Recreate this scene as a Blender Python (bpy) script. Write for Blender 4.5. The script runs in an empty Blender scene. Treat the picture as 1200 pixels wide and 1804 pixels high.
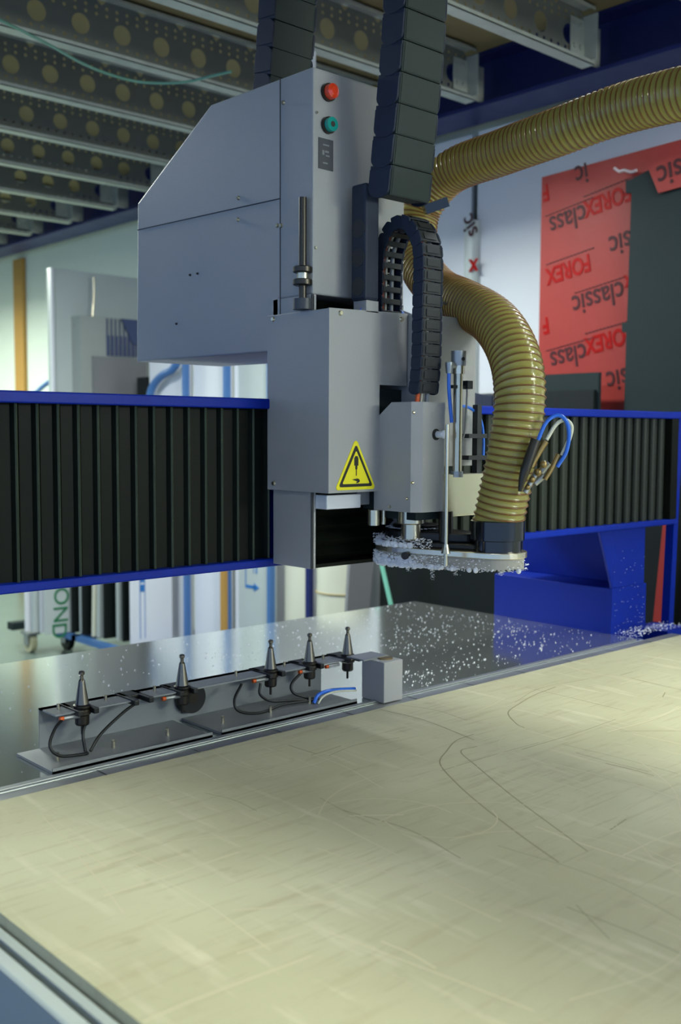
import bpy, math, random
from mathutils import Vector, Matrix
R_=math.radians
SC=bpy.context.scene
COL=SC.collection
random.seed(7)

# ------------------------------------------------------------ camera
cd=bpy.data.cameras.new('camera'); cam=bpy.data.objects.new('camera',cd); COL.objects.link(cam)
cd.sensor_fit='VERTICAL'; cd.sensor_height=36.0; cd.lens=1837.05/1804*36.0
cd.clip_start=0.02; cd.clip_end=60
cam.matrix_world=Matrix(((0.73895,0.04734,-0.67209,0),(-0.67374,0.05859,-0.73663,0),(0.00451,0.99716,0.07478,1.5),(0,0,0,1)))
cd.dof.use_dof=True; cd.dof.focus_distance=2.25; cd.dof.aperture_fstop=3.6
SC.camera=cam
SC.view_settings.view_transform='Standard'; SC.view_settings.look='None'
SC.view_settings.gamma=1; SC.view_settings.use_curve_mapping=False
SC.view_settings.exposure=0.30
# ------------------------------------------------------------ hall light
wd=bpy.data.worlds.new('world'); SC.world=wd; wd.use_nodes=True
wd.node_tree.nodes['Background'].inputs[0].default_value=(0.37,0.59,0.98,1)
wd.node_tree.nodes['Background'].inputs[1].default_value=0.90

def lamp(name,loc,rot,sx,sy,power,col,parent=None,spread=180):
    l=bpy.data.lights.new(name,'AREA'); l.shape='RECTANGLE'; l.size=sx; l.size_y=sy
    l.energy=power; l.color=col; l.spread=R_(spread)
    o=bpy.data.objects.new(name,l); COL.objects.link(o); o.location=loc; o.rotation_euler=rot
    if parent: o.parent=parent
    return o

# ------------------------------------------------------------ materials
def lin(c): return tuple(((x/12.92) if x<=0.04045 else ((x+0.055)/1.055)**2.4) for x in c)
MATS={}
def mat(name,rgb,rough=0.5,metal=0.0,noise=0.0,nscale=8,bump=0.0,bscale=60,coat=0.0,spec=0.5,emit=None,es=0,trans=0.0,stretch=None):
    m=bpy.data.materials.new(name); m.use_nodes=True; MATS[name]=m
    nt=m.node_tree; b=nt.nodes['Principled BSDF']; L=nt.links
    c=lin([x/255 for x in rgb])+(1,)
    b.inputs['Base Color'].default_value=c; b.inputs['Roughness'].default_value=rough
    b.inputs['Metallic'].default_value=metal; b.inputs['Specular IOR Level'].default_value=spec
    b.inputs['Coat Weight'].default_value=coat; b.inputs['Coat Roughness'].default_value=0.12
    if trans: b.inputs['Transmission Weight'].default_value=trans
    if emit: b.inputs['Emission Color'].default_value=emit+(1,); b.inputs['Emission Strength'].default_value=es
    if noise or bump:
        tc=nt.nodes.new('ShaderNodeTexCoord'); mp=nt.nodes.new('ShaderNodeMapping'); L.new(tc.outputs['Object'],mp.inputs[0])
        if stretch: mp.inputs['Scale'].default_value=stretch
    if noise:
        n=nt.nodes.new('ShaderNodeTexNoise'); n.inputs['Scale'].default_value=nscale; n.inputs['Detail'].default_value=5
        L.new(mp.outputs[0],n.inputs['Vector'])
        r=nt.nodes.new('ShaderNodeMix'); r.data_type='RGBA'
        r.inputs[6].default_value=tuple(x*(1-noise) for x in c[:3])+(1,); r.inputs[7].default_value=tuple(min(1,x*(1+noise)) for x in c[:3])+(1,)
        L.new(n.outputs[0],r.inputs[0]); L.new(r.outputs[2],b.inputs['Base Color'])
        q=nt.nodes.new('ShaderNodeMapRange'); q.inputs[3].default_value=max(0,rough-0.08); q.inputs[4].default_value=min(1,rough+0.08)
        L.new(n.outputs[0],q.inputs[0]); L.new(q.outputs[0],b.inputs['Roughness'])
    if bump:
        n2=nt.nodes.new('ShaderNodeTexNoise'); n2.inputs['Scale'].default_value=bscale; L.new(mp.outputs[0],n2.inputs['Vector'])
        bu=nt.nodes.new('ShaderNodeBump'); bu.inputs['Strength'].default_value=bump; bu.inputs['Distance'].default_value=0.002
        L.new(n2.outputs[0],bu.inputs['Height']); L.new(bu.outputs[0],b.inputs['Normal'])
    return m
M=MATS
mat('wall_paint',(212,220,208),.8,noise=.05,nscale=1.2)
mat('floor_paint',(92,106,102),.35,noise=.08,nscale=2)
mat('beam_blue',(18,30,92),.45,noise=.06)
mat('machine_blue',(5,36,142),.42,spec=.18,noise=.05,bump=.15,bscale=400)
mat('machine_grey',(158,158,160),.45,noise=.03,nscale=3,bump=.2,bscale=500)
mat('dark_seam',(40,42,52),.7)
mat('galv',(190,195,188),.5,.3,noise=.2,nscale=14)
mat('deck_board',(150,134,96),.85,noise=.15,nscale=5)
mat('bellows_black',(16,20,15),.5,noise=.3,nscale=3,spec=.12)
mat('bellows_highlight',(62,70,56),.5,noise=.3,nscale=6,spec=.25)  # light catching the pleat ridges, painted in as a lighter tone
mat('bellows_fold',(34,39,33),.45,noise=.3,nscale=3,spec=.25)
mat('chain_black',(36,44,62),.55,spec=.3,noise=.08)
mat('chain_grey',(40,50,48),.6,spec=.25,noise=.08)
mat('link_black',(34,37,42),.5)
mat('steel',(205,196,172),.25,.9)
mat('tool_steel',(118,112,102),.28,.85)
mat('plate_steel',(222,226,222),.13,.92)
mat('dull_alu',(165,168,170),.4,.7,noise=.08,nscale=10)
mat('alu_bright',(226,216,192),.22,.85)
mat('rack_grey',(140,143,146),.45,.35,noise=.06)
mat('dark_steel',(70,66,60),.35,.85)
mat('brass',(150,128,84),.4,.85)
mat('black_rubber',(16,17,19),.45)
mat('black_gloss',(14,15,18),.18,coat=.5)
mat('blue_tube',(40,110,225),.3,coat=.4)
mat('white_tube',(215,212,190),.35,coat=.3)
mat('orange_cable',(215,90,30),.4)
mat('grey_cable',(150,152,155),.4)
mat('red_cable',(190,40,35),.4)
mat('btn_red',(225,60,25),.25,coat=.5)
mat('btn_green',(20,150,140),.25,coat=.5)
mat('sign_yellow',(238,226,20),.5)
mat('sign_black',(24,24,20),.5)
mat('sticker_dark',(62,66,74),.45)
mat('sticker_mark',(120,124,130),.5)
mat('chip_white',(235,236,245),.5)
mat('film_clear',(176,160,164),.15)
mat('skirt_grey',(168,164,156),.7,noise=.1,nscale=30)
mat('wood_batten',(172,130,62),.7,noise=.15,nscale=6,stretch=(8,8,.6))
mat('panel_white',(214,216,224),.35,noise=.02)
mat('panel_cream',(205,205,188),.6,noise=.04)
mat('panel_grey',(150,156,152),.3,noise=.04)
mat('panel_silver',(176,184,184),.35,noise=.03)
mat('panel_black',(20,25,25),.5,noise=.1,spec=.2)
mat('panel_slate',(34,44,46),.6,noise=.08,spec=.12)
mat('vent_dark',(60,72,110),.5)
mat('rack_blue',(62,104,160),.4)
mat('red_film',(142,48,44),.5,noise=.06,nscale=3,spec=.2)
mat('red_print',(150,8,6),.5,spec=.1)
mat('grey_print',(66,36,40),.5,spec=.1)
mat('blue_print',(40,110,180),.5)
mat('green_print',(30,110,70),.5)
mat('soft_grey',(120,120,124),.6)
mat('caster_cream',(208,200,160),.5)
mat('teal_pole',(120,190,165),.4)
mat('string_tan',(170,150,100),.8)
mat('glass_green',(110,160,140),.2)
mat('mark_light',(199,192,165),.8)
mat('mark_pale',(194,186,159),.8)
mat('mark_dark',(140,132,106),.8)

# beige sacrificial board: brushed router marks along two directions
def board_mat():
    m=bpy.data.materials.new('spoil_board'); m.use_nodes=True; MATS['spoil_board']=m
    nt=m.node_tree; b=nt.nodes['Principled BSDF']; L=nt.links
    tc=nt.nodes.new('ShaderNodeTexCoord'); b.inputs['Roughness'].default_value=.62
    b.inputs['Specular IOR Level'].default_value=.35
    last=None
    def layer(scale,nsc,lo,hi,dark,rotz=0,fac=1):
        nonlocal last
        mp=nt.nodes.new('ShaderNodeMapping'); mp.inputs['Scale'].default_value=scale; mp.inputs['Rotation'].default_value=(0,0,rotz)
        L.new(tc.outputs['Object'],mp.inputs[0])
        n=nt.nodes.new('ShaderNodeTexNoise'); n.inputs['Scale'].default_value=nsc; n.inputs['Detail'].default_value=4; L.new(mp.outputs[0],n.inputs['Vector'])
        r=nt.nodes.new('ShaderNodeMapRange'); r.inputs[1].default_value=lo; r.inputs[2].default_value=hi; r.inputs[4].default_value=fac; L.new(n.outputs[0],r.inputs[0])
        x=nt.nodes.new('ShaderNodeMix'); x.data_type='RGBA'; L.new(r.outputs[0],x.inputs[0])
        if last: L.new(last,x.inputs[6])
        else: x.inputs[6].default_value=lin((176/255,172/255,144/255))+(1,)
        x.inputs[7].default_value=lin([k/255 for k in dark])+(1,); last=x.outputs[2]
    layer((1,1,1),2.2,.4,.65,(190,187,160))
    layer((1,9,1),6,.55,.72,(164,154,126),fac=.55)
    layer((8,1,1),5,.58,.75,(208,202,178),.12,fac=.55)
    layer((1,14,1),9,.6,.72,(154,144,118),-.1,fac=.4)
    layer((1,1,1),26,.62,.75,(158,148,122),fac=.35)
    L.new(last,b.inputs['Base Color'])
board_mat()
# perforated galvanised web: rows of small punched holes are real openings
def perf_mat():
    m=bpy.data.materials.new('galv_perforated'); m.use_nodes=True; MATS['galv_perforated']=m
    nt=m.node_tree; b=nt.nodes['Principled BSDF']; L=nt.links; out=nt.nodes['Material Output']
    b.inputs['Base Color'].default_value=(.20,.21,.19,1); b.inputs['Metallic'].default_value=.3; b.inputs['Roughness'].default_value=.5
    tc=nt.nodes.new('ShaderNodeTexCoord'); sp=nt.nodes.new('ShaderNodeSeparateXYZ'); L.new(tc.outputs['Object'],sp.inputs[0])
    def mth(op,a,bv=None,c=None):
        n=nt.nodes.new('ShaderNodeMath'); n.operation=op
        for i,v in enumerate((a,bv,c)):
            if v is None: continue
            if isinstance(v,(int,float)): n.inputs[i].default_value=v
            else: L.new(v,n.inputs[i])
        return n.outputs[0]
    fx=mth('SUBTRACT',mth('MODULO',mth('ADD',sp.outputs['X'],10.0),.05),.025)
    tot=None
    for zc in (.035,.065,.185,.215):
        dz=mth('SUBTRACT',sp.outputs['Z'],zc)
        d=mth('SQRT',mth('ADD',mth('MULTIPLY',fx,fx),mth('MULTIPLY',dz,dz)))
        k=mth('LESS_THAN',d,.0075)
        tot=k if tot is None else mth('MAXIMUM',tot,k)
    t=nt.nodes.new('ShaderNodeBsdfTransparent'); mx=nt.nodes.new('ShaderNodeMixShader')
    L.new(tot,mx.inputs[0]); L.new(b.outputs[0],mx.inputs[1]); L.new(t.outputs[0],mx.inputs[2]); L.new(mx.outputs[0],out.inputs[0])
perf_mat()
# amber hose wall: glossy plastic that lets some light through
def hose_mat():
    m=bpy.data.materials.new('hose_amber'); m.use_nodes=True; MATS['hose_amber']=m
    nt=m.node_tree; b=nt.nodes['Principled BSDF']; L=nt.links; out=nt.nodes['Material Output']
    c=lin((182/255,172/255,94/255)); b.inputs['Base Color'].default_value=c+(1,); b.inputs['Roughness'].default_value=.22
    b.inputs['Coat Weight'].default_value=.5
    t=nt.nodes.new('ShaderNodeBsdfTranslucent'); t.inputs[0].default_value=c+(1,)
    mx=nt.nodes.new('ShaderNodeMixShader'); mx.inputs[0].default_value=.3
    L.new(b.outputs[0],mx.inputs[1]); L.new(t.outputs[0],mx.inputs[2]); L.new(mx.outputs[0],out.inputs[0])
hose_mat()
mat('hose_wire',(122,80,30),.35,coat=.3)

# ------------------------------------------------------------ mesh helpers
class MB:
    def __init__(s): s.v=[]; s.f=[]; s.mi=[]; s.sm=[]
    def add(s,vs,fs,mi=0,sm=False):
        n=len(s.v); s.v+= [tuple(v) for v in vs]
        for f in fs: s.f.append([i+n for i in f]); s.mi.append(mi); s.sm.append(sm)
        return s
    def box(s,x0,x1,y0,y1,z0,z1,mi=0):
        return s.add([(x0,y0,z0),(x1,y0,z0),(x1,y1,z0),(x0,y1,z0),(x0,y0,z1),(x1,y0,z1),(x1,y1,z1),(x0,y1,z1)],
          [(0,3,2,1),(4,5,6,7),(0,1,5,4),(1,2,6,5),(2,3,7,6),(3,0,4,7)],mi)
    def prism(s,poly,axis,a,b,mi=0):
        # poly: 2D list; axis 'x': (y,z), 'y': (x,z), 'z': (x,y)
        def mk(p,t): return {'x':(t,p[0],p[1]),'y':(p[0],t,p[1]),'z':(p[0],p[1],t)}[axis]
        n=len(poly); vs=[mk(p,a) for p in poly]+[mk(p,b) for p in poly]
        fs=[list(range(n)),list(range(2*n-1,n-1,-1))]+[(i,i+n,(i+1)%n+n,(i+1)%n) for i in range(n)]
        return s.add(vs,fs,mi)
    def cyl(s,p0,p1,r,r2=None,seg=20,mi=0,cap=True):
        p0=Vector(p0);p1=Vector(p1);d=(p1-p0).normalized(); r2=r if r2 is None else r2
        u=d.orthogonal().normalized(); w=d.cross(u); vs=[]
        for p,q in ((p0,r),(p1,r2)):
            for i in range(seg):
                a=2*math.pi*i/seg; vs.append(p+(u*math.cos(a)+w*math.sin(a))*q)
        s.add(vs,[(i,(i+1)%seg,(i+1)%seg+seg,i+seg) for i in range(seg)],mi,True)
        if cap: s.add(vs,[list(range(seg-1,-1,-1)),list(range(seg,2*seg))],mi)
        return s
    def lathe(s,c,prof,seg=24,mi=0):
        # prof: (r,z) from bottom to top about the vertical through c
        for (r0,z0),(r1,z1) in zip(prof,prof[1:]):
            s.cyl((c[0],c[1],z0),(c[0],c[1],z1+(1e-5 if z1==z0 else 0)),max(r0,1e-5),max(r1,1e-5),seg,mi,False)
        s.cyl((c[0],c[1],prof[0][1]),(c[0],c[1],prof[0][1]+1e-5),max(prof[0][0],1e-5),None,seg,mi)
        s.cyl((c[0],c[1],prof[-1][1]),(c[0],c[1],prof[-1][1]+1e-5),max(prof[-1][0],1e-5),None,seg,mi)
        return s
    def tube(s,pts,r,seg=12,mi=0,sub=6,smooth=True,cap=True,closed=False):
        P=spline(pts,sub) if smooth else [Vector(p) for p in pts]
        fr=frames(P); vs=[]
        for k,(p,t,u,w) in enumerate(fr):
            rr=r(k,len(fr)) if callable(r) else r
            for i in range(seg):
                a=2*math.pi*i/seg; vs.append(p+(u*math.cos(a)+w*math.sin(a))*rr)
        n=len(fr)
        s.add(vs,[(k*seg+i,k*seg+(i+1)%seg,(k+1)*seg+(i+1)%seg,(k+1)*seg+i) for k in range(n-1) for i in range(seg)],mi,True)
        if cap: s.add(vs,[list(range(seg-1,-1,-1)),list(range((n-1)*seg,n*seg))],mi)
        return s
    def ball(s,c,r,seg=10,mi=0,sq=(1,1,1)):
        vs=[];h=seg//2+1
        for j in range(h+1):
            ph=math.pi*j/h
            for i in range(seg):
                a=2*math.pi*i/seg; vs.append((c[0]+r*sq[0]*math.sin(ph)*math.cos(a),c[1]+r*sq[1]*math.sin(ph)*math.sin(a),c[2]+r*sq[2]*math.cos(ph)))
        return s.add(vs,[(j*seg+i,(j+1)*seg+i,(j+1)*seg+(i+1)%seg,j*seg+(i+1)%seg) for j in range(h) for i in range(seg)],mi,True)
    def build(s,name,mats,parent=None,bevel=0,origin=None):
        if not isinstance(mats,(list,tuple)): mats=[mats]
        me=bpy.data.meshes.new(name)
        vs=s.v
        if origin: vs=[(x-origin[0],y-origin[1],z-origin[2]) for x,y,z in vs]
        me.from_pydata(vs,[],s.f)
        for m in mats: me.materials.append(MATS[m])
        for p,mi,sm in zip(me.polygons,s.mi,s.sm): p.material_index=mi; p.use_smooth=sm
        me.validate(); me.update()
        o=bpy.data.objects.new(name,me); COL.objects.link(o)
        if origin: o.location=origin
        if parent:
            o.parent=parent; o.matrix_parent_inverse=Matrix.Translation(-Vector(ROOT.get(parent.name,(0,0,0))))
        if bevel:
            b=o.modifiers.new('bevel','BEVEL'); b.width=bevel; b.segments=2; b.limit_method='ANGLE'; b.angle_limit=R_(40)
        return o
ROOT={}
def spline(pts,sub=6):
    P=[Vector(p) for p in pts]; out=[]
    for i in range(len(P)-1):
        a=P[i-1] if i else P[0]*2-P[1]; b=P[i]; c=P[i+1]; d=P[i+2] if i+2<len(P) else P[-1]*2-P[-2]
        for k in range(sub):
            t=k/sub
            out.append(.5*((2*b)+(c-a)*t+(2*a-5*b+4*c-d)*t*t+(-a+3*b-3*c+d)*t**3))
    out.append(P[-1]); return out
def frames(P):
    out=[]; u=None
    for k,p in enumerate(P):
        t=(P[min(k+1,len(P)-1)]-P[max(k-1,0)]).normalized()
        if u is None: u=t.orthogonal().normalized()
        else: u=(u-t*u.dot(t)).normalized()
        out.append((p,t,u,t.cross(u)))
    return out
def tag(o,label=None,cat=None,group=None,kind=None):
    if label: o['label']=label
    if cat: o['category']=cat
    if group: o['group']=group
    if kind: o['kind']=kind
    return o
def thing(name,loc,label,cat,group=None):
    o=bpy.data.objects.new(name,None); COL.objects.link(o); o.location=loc; o.empty_display_size=.05
    ROOT[o.name]=tuple(loc); return tag(o,label,cat,group)
def structure(mb,name,mats,bevel=0): return tag(mb.build(name,mats,bevel=bevel),kind='structure')
def hull(pts):
    pts=sorted(set((round(x,6),round(y,6)) for x,y in pts))
    def half(ps):
        h=[]
        for p in ps:
            while len(h)>1 and (h[-1][0]-h[-2][0])*(p[1]-h[-2][1])-(h[-1][1]-h[-2][1])*(p[0]-h[-2][0])<=0: h.pop()
            h.append(p)
        return h[:-1]
    return half(pts)+half(pts[::-1])
def disc(c,r,n=40): return [(c[0]+r*math.cos(2*math.pi*i/n),c[1]+r*math.sin(2*math.pi*i/n)) for i in range(n)]
def text_mesh(txt,size,name,m,parent,org,xd,yd,depth=.0012,squash=1.0,bold=0.0):
    """flat lettering centred at org, running along xd with its up along yd"""
    cu=bpy.data.curves.new('t','FONT'); cu.body=txt; cu.size=size; cu.align_x='CENTER'; cu.align_y='CENTER'; cu.extrude=depth; cu.offset=bold
    to=bpy.data.objects.new('t',cu); COL.objects.link(to)
    bpy.context.view_layer.update()
    me=bpy.data.meshes.new_from_object(to.evaluated_get(bpy.context.evaluated_depsgraph_get()))
    bpy.data.objects.remove(to); me.name=name
    xd=Vector(xd).normalized(); yd=Vector(yd).normalized(); n=xd.cross(yd)
    for v in me.vertices: v.co=Vector(org)+xd*v.co.x*squash+yd*v.co.y+n*v.co.z
    me.materials.clear(); me.materials.append(MATS[m])
    o=bpy.data.objects.new(name,me); COL.objects.link(o)
    if parent: o.parent=parent; o.matrix_parent_inverse=Matrix.Translation(-Vector(ROOT.get(parent.name,(0,0,0))))
    return o
def dup(root,loc,label=None,cat=None,group=None):
    r=root.copy(); COL.objects.link(r); r.location=loc; ROOT[r.name]=tuple(loc)
    if label: r['label']=label
    for ch in list(root.children):
        c=ch.copy(); COL.objects.link(c); c.parent=r; c.matrix_parent_inverse=ch.matrix_parent_inverse.copy()
        for g in list(ch.children):
            d=g.copy(); COL.objects.link(d); d.parent=c
    return r
# ============================================================ the hall
structure(MB().box(-4,4.4,-4,11,-.1,0),'floor','floor_paint')
structure(MB().box(4.4,4.5,-4,11,0,3.9),'wall_right','wall_paint')
structure(MB().box(-4,4.5,11,11.1,0,3.9),'wall_back','wall_paint')
structure(MB().box(-4,4.4,-4,11,3.36,3.40),'ceiling','deck_board')
# blue main girder along the wall
g=MB(); y0,y1=-4,11
g.box(4.03,4.26,y0,y1,3.10,3.118).box(4.13,4.145,y0,y1,3.118,3.34).box(4.03,4.26,y0,y1,3.34,3.358)
tag(g.build('steel_girder','beam_blue'),'long dark blue steel girder running under the mezzanine beside the wall','girder')
# joists: C sections with big punched holes
def joist(y,x1,lab):
    t=thing('ceiling_joist',(x1,y,3.10),lab,'joist','galvanised joists under the mezzanine')
    x0=-3.5; H=.25
    w=MB(); bay=.2; n=int((x1-x0)/bay); r=.042; xs=x1-n*bay
    for k in range(n):
        cx=xs+(k+.5)*bay; cz=.125; sq=[];ci=[]
        for i in range(24):
            a=2*math.pi*i/24; c,s_=math.cos(a),math.sin(a); m_=max(abs(c)/(bay/2),abs(s_)/.125)
            sq.append((c/m_,s_/m_)); ci.append((c*r,s_*r))
        vs=[(cx+a-x1,0,cz+b) for a,b in sq]+[(cx+a-x1,0,cz+b) for a,b in ci]
        w.add(vs,[(i,(i+1)%24,(i+1)%24+24,i+24) for i in range(24)])
    # corner fill
        for sx in (-1,1):
            for sz in (-1,1): pass
    o=w.build('web','galv_perforated'); o.parent=t
    f=MB(); f.box(x0-x1,0,-.065,0,0,.004).box(x0-x1,0,-.065,-.062,0,.018).box(x0-x1,0,-.065,0,.246,.25).box(x0-x1,0,-.065,-.062,.232,.25)
    o=f.build('flange','galv'); o.parent=t
    b=MB(); b.box(.0,.13,-.004,.0,.03,.2).box(-.10,.0,-.010,-.006,.05,.2).box(.0,.006,-.075,.0,.03,.22)
    for dx in (-.075,-.03):
        for dz in (.08,.17): b.cyl((dx,-.02,dz),(dx,-.008,dz),.011,seg=6)
    o=b.build('end_bracket','galv'); o.parent=t
for k,y in enumerate([2.10,2.77,3.44,4.11,4.78,5.45,6.12,6.79,7.46,8.13,8.80,9.47]):
    names=['in the upper right corner of the photo','with its bolted end bracket in full view right of the cable chain','ending right behind the tall cable chain','passing just above the top of the grey machine housing','second row left of the housing, full row of round holes','third row left of the housing','fourth row down at the left','fifth row down at the left','sixth row down at the left','far row, near the girder end','second farthest row','farthest row']
    joist(y,3.95,'galvanised perforated joist '+names[k])
# wall joints and batten
tag(MB().box(4.365,4.398,9.12,9.31,.0,3.09).build('timber_batten','wood_batten'),'tall pale timber batten fixed upright on the far left wall','batten')

# ============================================================ machine table and plate
t=thing('machine_table',(1.8,.4,0),'low grey machine table with slotted aluminium top under the wooden board','table')
b=MB(); b.box(.60,3.0,-1.5,1.70,.0,.78).box(.60,2.6,1.70,2.7,.0,.80); b.build('base_frame','soft_grey',t)
s=MB(); x=.985-.215*2
while x<2.95:
    s.box(max(.575,x+.0025),min(x+.2125,3.1),-1.5,1.775,.80,.848); x+=.215
s.box(.575,3.1,-1.5,1.775,.79,.835,1)
s.build('slat_top',['dull_alu','dark_seam'],t)
e=MB(); e.prism([(.520,.70),(.562,.70),(.562,.854),(.549,.854),(.549,.825),(.540,.825),(.540,.852),(.523,.852),(.520,.849)],'y',-1.5,1.775)
e.build('edge_profile','panel_silver',t)
e=MB(); e.box(.30,.519,-1.5,1.7,.55,.70); e.build('side_beam','panel_black',t)
# wooden board with router marks cut in it
wb=MB(); wb.box(.566,3.06,-1.5,1.68,.848,.87,0)
def strip(pts,w,mi,z=.8703):
    P=spline(pts,8) if len(pts)>2 else [Vector(p) for p in pts]; vs=[]
    P=[Vector((p[0],p[1],z)) for p in P]
    for k,p in enumerate(P):
        d=(P[min(k+1,len(P)-1)]-P[max(k-1,0)]).normalized(); n=Vector((-d.y,d.x,0))*w/2
        vs+= [p+n,p-n]
    wb.add(vs,[(2*k,2*k+1,2*k+3,2*k+2) for k in range(len(P)-1)],mi)
strip([(1.488, 1.042, 0.87)[:2],(1.601, 1.313, 0.87)[:2]][:0] or [(1.60,1.34),(1.55,1.34),(1.502,1.258),(1.426,1.117),(1.37,1.0),(1.315,.882)],.0025,3)
strip([(1.66,1.40),(1.60,1.395),(1.53,1.36),(1.462,1.316),(1.40,1.22),(1.345,1.113),(1.29,.99),(1.248,.886)],.0028,3)
strip([(1.78,1.36),(1.792,1.391),(1.85,1.46),(1.931,1.492),(2.03,1.52),(2.133,1.534)],.003,3)
rr=random.Random(3)
for i in range(120):
    x=rr.uniform(.62,2.6); y=rr.uniform(.4,1.62); mi=rr.choice([1,1,2,3,3]) if x>.95 else rr.choice([1,2,2,2])
    L_=rr.uniform(.05,.35); a=rr.choice([0,0,math.pi/2,math.pi/2,rr.uniform(0,3.1)])+rr.gauss(0,.06)
    dx,dy=math.cos(a)*L_/2,math.sin(a)*L_/2; cv=rr.gauss(0,.12)*L_
    pts=[(x-dx,y-dy),(x-dy*cv*4,y+dx*cv*4),(x+dx,y+dy)]
    pts=[(max(.57,p[0]),min(1.675,p[1])) for p in pts]
    strip(pts,rr.uniform(.0012,.0024) if mi==3 else rr.uniform(.0015,.004),mi,.8702+i*1e-6)
for i in range(8):
    cx,cy,r=rr.uniform(.75,1.9),rr.uniform(.7,1.4),rr.uniform(.08,.3); a0=rr.uniform(0,6.3); da=rr.uniform(1.2,3.5)
    pts=[(min(3.,max(.58,cx+r*math.cos(a0+da*k/8))),min(1.67,cy+r*math.sin(a0+da*k/8))) for k in range(9)]
    strip(pts,.0022,2,.87035+i*1e-6)
tag(wb.build('spoil_board',['spoil_board','mark_light','mark_pale','mark_dark']),'large beige wooden board scored with curved cutter marks in the foreground','board')
# steel back plate
p=MB(); p.box(.30,2.93,1.775,2.78,.80,.85,0).box(.30,2.90,1.779,1.795,.850,.853,1)
tag(p.build('steel_plate',['plate_steel','dull_alu'],bevel=.002),'glossy grey steel plate strewn with white chips behind the beige board','plate')
# chips
ch=MB()
def flake(c,sz,rg):
    a=rg.uniform(0,6.28); e=rg.uniform(.35,1); vs=[]
    for k in range(3):
        b=a+k*2.09; vs.append((c[0]+sz*math.cos(b),c[1]+sz*e*math.sin(b),c[2]+rg.uniform(0,sz*.4)))
    vs.append((c[0],c[1],c[2]+sz*.7)); ch_.add(vs,[(0,1,3),(1,2,3),(2,0,3),(0,2,1)])
rg=random.Random(5)
ch_=ch
for i in range(1500):
    x=rg.uniform(.85,2.9); y=rg.uniform(1.81,2.77)
    dens=.25+.75*min(1,max(0,(x-1.3)/.8))
    if rg.random()>dens: continue
    if .9<x<1.83 and y<2.0: continue
    flake((x,y,.8502),rg.choice([.0012,.0015,.002,.0025,.004]),rg)
cl=[(2.6,1.95),(2.2,1.93),(2.05,1.9),(2.75,2.15),(1.95,1.86),(2.3,2.2),(2.5,2.35),(1.75,2.45)]
for cx,cy in cl:
    for i in range(28): flake((min(2.92,rg.gauss(cx,.05)),max(1.8,rg.gauss(cy,.035)),.8502),rg.choice([.0015,.002,.003,.0035]),rg)
tag(ch.build('plastic_chips','chip_white'),'loose white plastic chips scattered over the steel plate','chips',kind='stuff')
ch=MB(); ch_=ch
for i in range(320): flake((rg.uniform(2.93,3.22),rg.uniform(1.80,1.885),.851+abs(rg.gauss(0,.006))),rg.choice([.002,.003,.004]),rg)
for i in range(60): 
    q=(2.93+rg.random()*.19,1.8875,.87+rg.random()**1.8*.25); flake(q,.0022,rg)
tag(ch.build('plastic_chips','chip_white'),'heap of white plastic chips at the foot of the blue gantry leg','chips',kind='stuff')

# ============================================================ gantry
t=thing('machine_gantry',(1.8,2.1,.85),'blue gantry bridge with black pleated bellows spanning the steel plate','gantry')
b=MB(); b.box(.28,3.28,1.862,2.34,1.555,1.578).build('top_rail','machine_blue',t,bevel=.003)
b=MB(); b.box(.28,3.27,1.862,2.34,1.195,1.213).build('bottom_rail','machine_blue',t,bevel=.003)
b=MB(); b.box(.28,3.26,1.92,2.33,1.213,1.555).build('bridge_body','machine_blue',t)
def bellows(x0,x1,pitch,flat=False):
    b=MB(); n=int((x1-x0)/pitch); pr=[]
    for k in range(n+1):
        x=x0+k*(x1-x0)/n
        pr+= [(x,1.912)]
        if flat and k<n: pr+= [(x+pitch*.06,1.892),(x+pitch*.62,1.890),(x+pitch*.74,1.880),(x+pitch*.80,1.877),(x+pitch*.88,1.880),(x+pitch*.94,1.905)]
        elif k<n: pr+= [(x+pitch*(.14+.36*(1-math.cos(math.pi*q/8))),1.900-.022*math.sin(math.pi*q/8)**.6) for q in range(9)]+[(x+pitch*.88,1.912)]
    vs=[(x,y,z) for x,y in pr for z in (1.213,1.555)]
    for i in range(len(pr)-1):
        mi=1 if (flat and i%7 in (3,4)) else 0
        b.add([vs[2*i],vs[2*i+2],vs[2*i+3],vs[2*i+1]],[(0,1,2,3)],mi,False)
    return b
bellows(.28,1.50,.0435,True).build('bellows',['bellows_black','bellows_highlight'],t)
bellows(1.76,3.22,.050).build('bellows',['bellows_fold','bellows_highlight'],t)
b=MB(); b.box(3.22,3.262,1.862,1.93,1.213,1.555); b.build('end_cover','bellows_black',t)
l=MB(); l.box(3.06,3.115,1.90,2.36,1.0,1.195).box(2.925,3.115,1.890,1.902,1.0,1.195).box(2.925,3.13,1.89,2.38,.80,1.0)
l.prism([(2.845,1.195),(2.925,1.195),(2.925,1.005)],'y',1.89,1.90)
l.build('leg','machine_blue',t,bevel=.002)
l=MB(); l.prism([(3.245,.80),(3.275,.80),(3.305,1.58),(3.28,1.58)],'y',1.87,1.90).box(3.12,3.25,1.80,1.93,.80,.848); l.build('leg','machine_blue',t)
l=MB(); l.box(.28,.46,1.89,2.36,.0,1.195); l.build('leg','machine_blue',t)
l=MB(); l.box(2.92,3.30,1.9,2.36,.0,.80); l.build('leg_base','machine_blue',t)

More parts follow.
